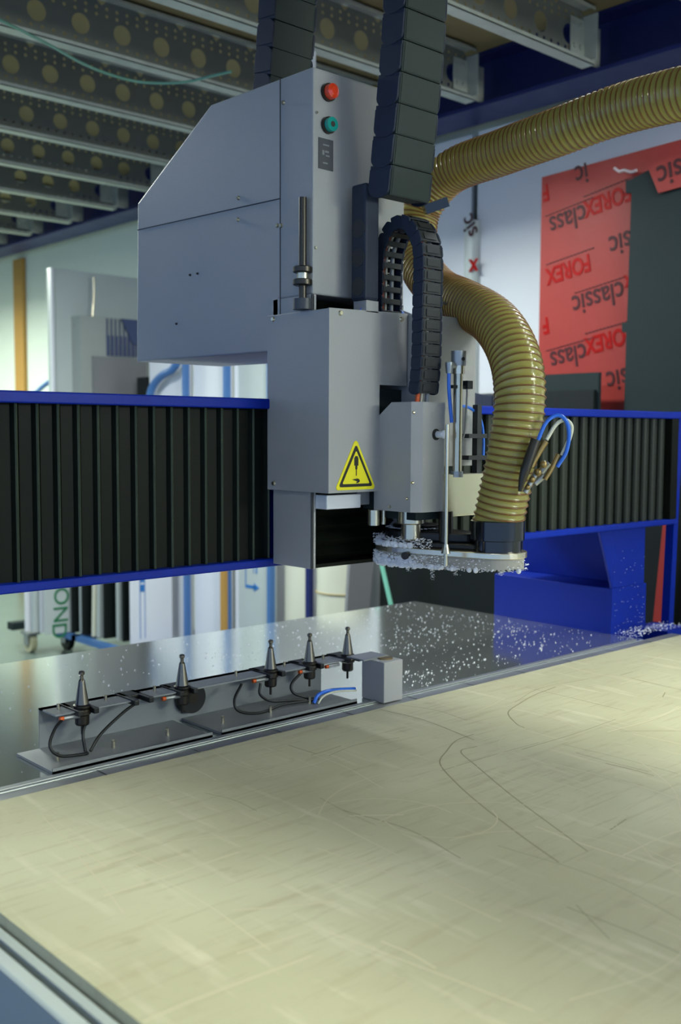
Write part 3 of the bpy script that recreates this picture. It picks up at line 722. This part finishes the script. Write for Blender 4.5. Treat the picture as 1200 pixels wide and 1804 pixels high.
# tool holders
def tool(x,lab,bit,first=None):
    if first: return dup(first,(x,1.90,.938),lab)
    t=thing('tool_holder',(x,1.90,.938),lab,'tool holder','tapered tool holders in the rack')
    c=(x,1.90)
    MB().lathe(c,[(.0142,.948),(.0065,.996)],24).build('taper','tool_steel',t)
    MB().lathe(c,[(.0065,.996),(.0038,1.000),(.0038,1.007),(.0062,1.009),(.0062,1.014),(.004,1.016)],16).build('pull_stud','tool_steel',t)
    MB().lathe(c,[(.014,.925),(.018,.928),(.018,.934),(.015,.938),(.018,.942),(.018,.946),(.0142,.948)],28).build('flange','dark_steel',t)
    MB().lathe(c,[(.013,.905),(.0145,.908),(.0145,.925)],24).build('collet_nut','dark_steel',t)
    MB().lathe(c,[(.003,.885),(.003,.905)],10).build('cutter_bit','dark_steel',t)
    return t
labs=['leftmost of the five tapered steel tool holders in the rack','tapered steel tool holder second from the left, left of the black round disc','tapered steel tool holder third from the left, middle of the five','tapered steel tool holder fourth from the left with a long thin bit','rightmost tapered steel tool holder next to the grey block']
f=tool(TX[0],labs[0],0)
for x,l in zip(TX[1:],labs[1:]): tool(x,l,0,f)
# cables of the rack sensors
def rc(pts,lab,r=.0032,m='black_rubber'): tag(MB().tube(pts,r,8).build('sensor_cable',m),lab,'cable')
rc([(.972,1.89,.926),(.945,1.87,.915),(.925,1.85,.890),(.945,1.845,.868),(1.0,1.85,.860),(1.01,1.86,.858)],'black sensor cable looping round the left end of the tool rack')
rc([(1.03,1.895,.915),(1.015,1.885,.89),(1.012,1.87,.858)],'short black cable hanging straight below the leftmost tool holder')
rc([(1.15,1.90,.928),(1.11,1.89,.915),(1.05,1.875,.885),(1.02,1.865,.858)],'black cable sweeping down from the empty gripper')
rc([(1.42,1.89,.926),(1.385,1.87,.90),(1.39,1.86,.875),(1.45,1.86,.860),(1.53,1.87,.864),(1.61,1.86,.862)],'black cable curling low below the third tool holder')
rc([(1.475,1.89,.92),(1.47,1.885,.895),(1.50,1.88,.875),(1.56,1.875,.868),(1.62,1.86,.862)],'black cable bending right below the third tool holder')
rc([(1.60,1.89,.926),(1.565,1.885,.905),(1.565,1.88,.885),(1.59,1.87,.872),(1.63,1.86,.862)],'black cable looping below the fourth tool holder')
rc([(1.605,1.85,.858),(1.62,1.85,.876),(1.66,1.85,.880),(1.73,1.84,.874)],'blue wire arching from the tool rack to the grey block',.0045,'blue_tube')
rc([(1.612,1.843,.857),(1.63,1.843,.872),(1.67,1.843,.877),(1.73,1.835,.871)],'pale wire lying on the blue wire by the grey block',.0025,'white_tube')
t=thing('tool_sensor_block',(1.78,1.80,.85),'square grey metal block at the right end of the tool rack','sensor block')
MB().box(1.748,1.812,1.757,1.835,.8505,.950).build('body','machine_grey',t,bevel=.0015)
MB().box(1.72,1.805,1.80,1.86,.9505,.954).build('top_plate','dull_alu',t)
MB().lathe((1.785,1.79),[(.018,.9502),(.018,.953)]).build('ring','brass',t)

# ============================================================ things by the wall, left
# sheet rack cart
t=thing('sheet_cart',(3.5,6.2,0),'low blue framed cart on casters carrying leaning sheets at the far left','cart')
b=MB(); b.box(3.28,3.33,4.9,6.7,.13,.165).box(3.9,4.0,4.9,6.7,.13,.165)
for y in (4.95,5.6,6.2,6.65): b.box(3.28,4.0,y-.03,y+.03,.13,.165)
b.build('frame','rack_blue',t)
b=MB(); b.box(3.09,3.40,6.70,6.78,.15,.20); b.build('end_bar','panel_slate',t)
def caster(x,y,m):
    c=MB(); c.cyl((x-.02,y,.065),(x+.02,y,.065),.065,seg=28); c.cyl((x-.024,y,.065),(x+.024,y,.065),.025,mi=1)
    w=c.build('caster_wheel',[m,'panel_slate'],t)
    f=MB().box(x-.045,x+.045,y-.06,y+.06,.125,.14).box(x-.035,x-.028,y-.03,y+.03,.05,.13).box(x+.028,x+.035,y-.03,y+.03,.05,.13); f.build('caster_fork','dull_alu',t)
caster(3.19,6.64,'caster_cream'); caster(3.42,6.55,'black_rubber'); caster(3.3,5.0,'black_rubber')
t2=[]
def sheet(x0,x1,y,z0,z1,m,lab,th=.018,lean=0.0,nm='sheet_board'):
    b=MB(); b.add([(x0,y,z0),(x1,y,z0),(x1,y+th,z0),(x0,y+th,z0),(x0+lean,y,z1),(x1+lean,y,z1),(x1+lean,y+th,z1),(x0+lean,y+th,z1)],
      [(0,3,2,1),(4,5,6,7),(0,1,5,4),(1,2,6,5),(2,3,7,6),(3,0,4,7)])
    return tag(b.build(nm,m),lab,'board','sheets standing on the cart')
sheet((3.093, 6.5, 0.2576)[0],4.1,6.50,.172,1.35,'panel_white','white sheet standing at the far left end of the cart')
sheet((3.117, 6.45, 0.2616)[0],3.72,6.44,.172,1.32,'panel_silver','silver sheet standing next to the far left white sheet',.03)
sheet((3.149, 6.4, 0.2646)[0],3.72,6.39,.172,1.32,'panel_white','second narrow white sheet left of the board with green letters',.02)
t=thing('printed_board',(3.5,6.3,.17),'pale board with big green letters OND standing on the cart','board')
xb=(3.136, 6.3, 0.2797)[0]
MB().prism([(xb,.172),(xb+.215,.172),(xb+.29,1.2),(xb,1.2)],'y',6.30,6.318).build('board_face','panel_silver',t)
for ch_c,q in (('O',(3.243, 6.298, 0.4193)),('N',(3.236, 6.298, 0.2986)),('D',(3.226, 6.298, 0.1896))):
    text_mesh(ch_c,.15,'letter','green_print',t,(q[0],6.298,q[2]),(0,0,-1),(1,0,0),.0016)
SB=[(6.25,(3.301, 6.25, 0.2671)[0],'panel_black','black sheet right behind the board with green letters',0),(6.19,(3.331, 6.19, 0.2717)[0],'panel_silver','thin silver edged sheet between two black sheets',0),
 (6.14,(3.321, 6.14, 0.2797)[0],'panel_black','black sheet second from the left on the cart',0),(6.05,(3.341, 6.05, 0.2895)[0],'panel_cream','cream sheet leaning slightly between black sheets',.03),
 (6.00,(3.35, 6, 0.2952)[0],'panel_silver','silver sheet just right of the leaning cream one',.03),(5.93,(3.36, 5.93, 0.3035)[0],'panel_black','broad black sheet in the middle of the cart',0),
 (5.83,(3.397, 5.83, 0.3127)[0],'panel_silver','silver sheet to the right of the broad black one',0),(5.77,(3.403, 5.77, 0.3201)[0],'panel_black','black sheet behind the sheet with blue print',0)]
for y,x0,m_,lb,ln in SB: sheet(x0,x0+.5,y,.172,1.22,m_,lb,.02,ln)
t=thing('printed_board',(3.6,5.66,.17),'white sheet with a narrow column of blue print near the blue post','board')
xb=(3.395, 5.66, 0.336)[0]
MB().box(xb,xb+.30,5.66,5.68,.172,1.25).build('board_face','panel_white',t)
b=MB()
for k,z in enumerate((.50,.56,.62)): b.box(xb+.062,xb+.095,5.657,5.6595,z,z+.045)
b.box(xb+.06,xb+.064,5.657,5.6595,.2,1.1).box(xb+.095,xb+.098,5.657,5.6595,.2,1.1); b.build('print','blue_print',t)
# rack posts and white panels
for k,(y,lb) in enumerate([(5.085,'blue rack post between middle white panel and printed panel'),(5.52,'blue rack post between the two white panels under the bridge'),(4.665,'blue rack post right of the white panels')]): 
    tag(MB().box(3.70,3.735,y-.016,y+.016,0,2.1).build('rack_post','rack_blue'),lb,'post','blue rack posts')
def xpanel(y0,y1,x,z1,m,lab,z0=0,th=.02,nm='wall_panel'):
    return tag(MB().box(x,x+th,y0,y1,z0,z1).build(nm,m),lab,'panel')
tag(MB().box(3.70,3.735,6.02,6.06,0,1.15).build('rack_post','rack_blue'),'short leftmost blue rack post between cart and white panels','post')
xpanel(5.54,6.01,3.76,2.0,'panel_white','left one of the white panels standing behind the bridge')
xpanel(5.11,5.50,3.76,2.0,'panel_white','white panel in the middle of those standing behind the bridge')
xpanel(5.06,5.11,3.68,1.15,'wood_batten','thin brown board edge right of the white panels')
t=thing('printed_board',(3.8,4.7,0),'pale panel with blue arrow and print left of the machine column','board')
MB().box(3.76,3.78,4.69,5.06,0,2.0).build('board_face','panel_silver',t)
MB().box(3.755,3.76,5.03,5.06,0,2.0).build('board_edge','panel_white',t)
b=MB()
q0=(3.755, 4.961, 0.5912); q1=(3.755, 4.828, 0.6093)
b.box(3.757,3.7595,q1[1]+.04,q0[1],q0[2]-.012,q0[2]+.006); b.prism([(q1[1]+.05,q0[2]+.022),(q1[1]+.05,q0[2]-.028),(q1[1],q0[2]-.003)],'x',3.757,3.7595)
b.box(3.757,3.7595,q0[1]-.006,q0[1],q0[2],q0[2]+.25)
b.box(3.757,3.7595,q1[1]+.02,q1[1]+.03,q0[2]+.08,q0[2]+.25).box(3.757,3.7595,q1[1]+.05,q1[1]+.055,q0[2]+.08,q0[2]+.25)
b.build('print','blue_print',t)
tag(MB().box(3.80,3.82,4.45,4.64,0,1.15).build('wall_panel','panel_cream'),'narrow cream panel directly under the machine column','panel')
tag(MB().box(3.79,3.82,4.41,4.445,0,1.15).build('rack_post','beam_blue'),'dark blue post between cream panel and string tied roll','post')
t=thing('sheet_roll',(3.85,3.92,0),'thick cream roll tied with string standing under the bridge','roll')
ro_=MB().lathe((3.92,4.27),[(.15,.0),(.15,1.25)],36).build('roll','panel_cream',t)
b=MB(); pts=[(3.92+.153*math.cos(a/36*6.283),4.27+.153*math.sin(a/36*6.283),.62) for a in range(37)]; b.tube(pts,.004,5,smooth=False)
a=math.atan2(-.75,-.66)+.25; b.tube([(3.92+.153*math.cos(a),4.27+.153*math.sin(a),z) for z in (.40,.6,.62,.8)],.004,5,smooth=False); b.build('string','string_tan',ro_)
b=MB(); b.add([(3.55,3.62,.0),(3.75,3.40,.0),(3.75,3.42,1.25),(3.72,3.62,1.25)][:0] or [],[])
tag(MB().prism([((3.563, 3.9, 0.3484)[0],0.0),((3.691, 3.9, 0.36)[0],0.0),((3.818, 3.9, 0.8416)[0],1.0),((3.639, 3.9, 0.8557)[0],1.0)],'y',3.9,3.92).build('leaning_board','soft_grey'),'grey board leaning beside the string tied roll','board')
tag(MB().tube([(3.3, 3.368, 0.9961),(3.3, 3.003, -0.0562)],.011,10,smooth=False).build('thin_pole','teal_pole'),'thin pale green pole leaning under the extraction shoe','pole')
tag(MB().box(4.02,4.04,2.8,4.08,0,1.70).build('wall_panel','panel_black'),'large black panel standing behind the shoe under the bridge','panel')
tag(MB().box(3.86,3.88,1.5,2.90,0,1.3).build('wall_panel','panel_black'),'black panel right behind the blue gantry leg','panel')
tag(MB().prism([((3.8, 2.267, 0.6534)[1],.0),((3.8, 2.208, 0.6623)[1],.0),((3.8, 2.208, 0.6623)[1],(3.8, 2.208, 0.6623)[2]),((3.8, 2.181, 1.162)[1],(3.8, 2.181, 1.162)[2]+.25),((3.8, 2.206, 1.161)[1],(3.8, 2.181, 1.162)[2]+.25),((3.8, 2.267, 0.6534)[1],(3.8, 2.267, 0.6534)[2])],'x',3.80,3.82).build('red_strip','red_film'),'narrow red board edge leaning behind the blue gantry leg','board')
# cabinet with vent at far left
t=thing('control_cabinet',(3.6,6.5,0),'large grey cabinet panel with slotted vent left of the housing','cabinet')
MB().box(3.345,4.3,6.58,6.62,1.35,2.605).build('back_panel','panel_silver',t); MB().box(3.345,3.365,6.565,6.58,1.35,2.605).build('edge_strip','panel_white',t)
fp_=MB().box(3.50,4.2,6.46,6.58,1.36,2.29).build('front_panel','panel_grey',t)
MB().box(3.585,4.0,6.43,6.458,1.35,2.02).build('lower_cover','soft_grey',t)
b=MB()
for k in range(12): b.box(3.70+.033*k,3.708+.033*k,6.452,6.459,2.03,2.285); 
for k in range(12): b.box(3.703+.033*k,3.72+.033*k,6.450,6.457,2.03,2.17)
b.build('vent_slot','vent_dark',fp_)
b=MB(); b.prism([(3.81,2.29),(4.0,2.29),(4.0,2.1),(3.90,2.12)],'y',6.44,6.45); b.build('grille_corner','vent_dark',fp_)
tag(MB().tube([(3.629, 6.5, 2.562),(3.631, 6.5, 2.439),(3.616, 6.5, 2.284)],.008,6).build('pull_chain','steel'),'thin shiny chain hanging in front of the grey cabinet','chain')
tag(MB().tube([(3.7, 5.591, 1.937),(3.7, 5.65, 1.897),(3.7, 5.769, 1.865),(3.7, 5.871, 1.803),(3.7, 5.927, 1.712)],.026,12).build('bent_pipe','rack_blue'),'bent blue pipe rising behind the bridge left of the white panels','pipe')
tag(MB().tube([(4.2, 8.188, 1.947),(4.2, 8.322, 1.923),(4.2, 8.526, 1.851),(4.2, 8.818, 1.708),(4.2,8.7,0.9),(4.2,8.75,0.0)],.02,10).build('bent_pipe','rack_blue'),'short blue pipe poking out left of the grey cabinet','pipe')
tag(MB().box(3.75,3.9,6.02,6.15,1.2,1.87).build('wall_panel','panel_black'),'narrow black upright right of the cabinet below the housing','panel')

# ============================================================ wall, right
def wpan(u0,u1): pass
# white sheets leaning on the wall
tag(MB().box(4.33,4.35,3.72,5.6,0,3.085).build('wall_panel','panel_white'),'tall white sheet against the wall behind the chain','panel')
tag(MB().box(4.31,4.33,.2,3.66,0,3.085).build('wall_panel','panel_white'),'wide tall white sheet against the wall behind the red boards','panel')
t=thing('film_roll',(4.28,3.68,0),'slim white rolled film with printed letters standing at the wall','roll')
b=MB(); b.lathe((4.30,3.68),[(.045,0),(.045,2.62)],20).build('roll','panel_silver',t)
def right_word(txt,u,v,size,m,parent,X=3.965,ang=188.8,squash=.9):
    pass
def wtext(txt,y,z,size,m,parent,X,ang,sq=.9):
    a=R_(ang); xd=(0,-math.cos(a),math.sin(a)); yd=(0,math.sin(a),math.cos(a))
    return text_mesh(txt,size,'lettering',m,parent,(X,y,z),xd,yd,.0008,sq,.003 if m=='red_print' else .0012)
q=(4.25, 3.665, 2.59); wtext('sic',q[1],q[2],.13,'grey_print',t,4.252,115)
q=(4.25, 3.683, 2.256); wtext('c',q[1],q[2],.14,'grey_print',t,4.252,180)
q=(4.25, 3.634, 2.375); wtext('x',q[1],q[2],.13,'red_print',t,4.252,180)
# red film covered boards
t=thing('film_covered_board',(3.98,2.7,0),'tall board covered in red printed film standing at the wall','board')
b=MB(); q0=(3.98, 2.998, 2.68); q1=(3.98, 2.531, 2.651); q2=(3.98, 2.298, 2.645)
b.prism([(q0[1]+.0,.0),(q0[1],q0[2]),(q1[1],q0[2]+.02),(1.6,q0[2]+.06),(1.6,.0)],'x',3.98,4.0); ff=b.build('film_face','red_film',t)
W_=[('FOREX',(1070,352),'r'),('FOREX',(1001,474),'r'),('FOREX',(1072,598),'r'),('class',(1000,387),'g'),('class',(1001,628),'g'),('classic',(1053,525),'g'),('sic',(1093,428),'g'),('sic',(1088,668),'g'),('ic',(1025,306),'g'),('F',(962,338),'r'),('F',(962,572),'r'),('x',(1108,497),'r')]
POS={(1070,352):(3.978, 2.644, 2.521),(1001,474):(3.978, 2.842, 2.246),(1072,598):(3.978, 2.622, 1.917),(1000,387):(3.978, 2.851, 2.466),(1001,628):(3.978, 2.832, 1.853),(1053,525):(3.978, 2.682, 2.102),(1093,428):(3.978, 2.574, 2.327),(1088,668):(3.978, 2.571, 1.742),(1025,306):(3.978, 2.78, 2.656),(962,338):(3.978, 2.973, 2.609),(962,572):(3.978, 2.959, 2.005),(1108,497):(3.978, 2.527, 2.155)}
for wtxt,k,c in W_:
    q=POS[k]; wtext(wtxt,q[1],q[2],.105 if c=='r' else .135,'red_print' if c=='r' else 'grey_print',ff,3.9785,190,.74 if c=='r' else .80)
    if len(wtxt)>3:
        a=R_(190); 
        b=MB(); 
        for i in range(14):
            r_=-.13+i*.019; yy=q[1]-math.cos(a)*r_+.0; zz=q[2]+math.sin(a)*r_+(.052)
            b.box(3.977,3.9795,yy-.007,yy+.007,zz+.0,zz+.004)
        b.build('fine_print','grey_print',ff)
t=thing('dark_board',(3.93,2.2,0),'tall dark slate board with notched edge in front of the red film','board')
p=[(3.94, 2.509, 1.612),(3.94, 2.508, 1.938),(3.94, 2.53, 1.94),(3.94, 2.531, 1.981),(3.94, 2.506, 1.979),(3.94, 2.5, 2.521),(3.94, 2.527, 2.525),(3.94, 2.529, 2.577),(3.94, 2.504, 2.578),(3.94, 2.424, 2.601),(3.94, 2.273, 2.583)]
poly=[(q[1],q[2]) for q in p]+[(1.7,2.60),(1.7,.0),(p[0][1],.0)]
MB().prism(poly,'x',3.94,3.955).build('board_face','panel_slate',t)
t=thing('film_flap',(3.92,2.3,2.5),'torn red printed film flap hanging over the slate board at the right edge','film')
p=[(3.925, 2.415, 2.608),(3.925, 2.364, 2.496),(3.925, 2.262, 2.497),(3.925, 2.266, 2.624),(3.925, 2.394, 2.621)]
poly=[(q[1],q[2]) for q in p]; poly[2]=(2.1,poly[2][1]+.02); poly[3]=(2.1,poly[3][1]+.02)
MB().prism(poly,'x',3.925,3.935).build('flap','red_film',t)
q=(3.92, 2.312, 2.571); wtext('sic',q[1],q[2],.135,'grey_print',t,3.9235,190,.85)
tag(MB().tube([(3.93, 2.579, 2.637),(3.93, 2.554, 2.618),(3.93, 2.532, 2.619),(3.93, 2.499, 2.606),(3.93, 2.471, 2.608)],.007,6).build('clear_film','film_clear'),'crumpled strip of clear film on top of the slate board','film')
t=thing('dark_board',(3.85,2.7,1.3),'small dark board standing on edge above the bridge before the red film','board')
p0=(3.86, 2.865, 1.768); p1=(3.86, 2.587, 1.621)
MB().box(3.86,3.88,p1[1],p0[1]+.05,1.3,p0[2]-.0).build('board_face','panel_slate',t)
MB().box(3.84,3.86,p1[1]+.01,p0[1]+.05,1.3,p0[2]-.075).build('front_sheet','panel_black',t)

# thin green cable on the ceiling
tag(MB().tube([(1.634, 3.831, 3.05),(1.782, 3.872, 3.05),(2.014, 3.968, 3.05),(2.285, 4.095, 3.05),(2.522, 4.119, 3.05),(2.677, 3.994, 3.05),(2.732, 3.812, 3.05),(2.756, 3.73, 3.05)],.006,8).build('ceiling_cable','glass_green'),'thin green cable sagging below the ceiling joists at upper left','cable')

# ============================================================ fluorescent fixtures that light the hall, and added fill lamps
def fixture(x,y,z,L,power,col,lab,sk=.06,w=.16,axis='y',lw=.9,rod=3.36,rs=1):
    t=thing('tube_or_fill_lamp',(x,y,z),lab,'lamp','fluorescent lamps under the mezzanine'); t.rotation_euler=(0,0,0 if axis=='y' else math.pi/2)
    b=MB(); b.box(-w/2-.004,-w/2,-L/2,L/2,-sk,.03).box(w/2,w/2+.004,-L/2,L/2,-sk,.03).box(-w/2,w/2,-L/2,L/2,.03,.034)
    for yy in (-L*.4,L*.4): b.box(-.01,.01,yy*rs-.01,yy*rs+.01,.034,rod-z)
    o=b.build('housing','panel_white'); o.parent=t
    lamp('tube_or_fill_light',(0,0,.02),(0,0,0),w*lw,L*.98,power,col,t)
    return t
fixture(.41,.3,2.6,2.6,34,(.93,1.0,.84),'long fluorescent lamp over the left edge of the beige board',sk=.18,w=.12,lw=.4)
fixture(2.35,-.15,2.6,2.4,52,(.93,1.0,.82),'long fluorescent lamp over the right side of the beige board',sk=.18,w=.12,lw=.4)
t=fixture(2.9,-3.5,2.3,1.8,80,(.93,1.0,.84),'wide tilted fill lamp added far behind the camera',sk=.01,w=.6,axis='x')  # added fill panel for the machine's front faces
t.rotation_euler=(R_(78),0,0)
for o in t.children: o.rotation_euler=(0,0,R_(90))
fixture(2.95,3.44,2.86,.5,50,(.92,1.0,.92),'added fill lamp hidden behind the tall grey housing',sk=.01,w=.16,rod=3.1,rs=.1)  # added out of sight to brighten the left wall
fixture(1.45,4.9,3.0,1.6,100,(.92,1.0,.94),'added fill lamp outside the left edge of the view',sk=.01,w=.2)  # out of view, added to light the boards and white panels
fixture(2.6,8.8,3.0,2.4,165,(.90,1.0,.86),'fluorescent lamp at the far end of the mezzanine',sk=.01,w=.2)
fixture(3.5,1.35,3.0,.8,20,(.86,.95,1.0),'added fill lamp near the wall beyond the right edge',sk=.01,w=.2)  # unseen fill, added to lift the upper hose and right wall
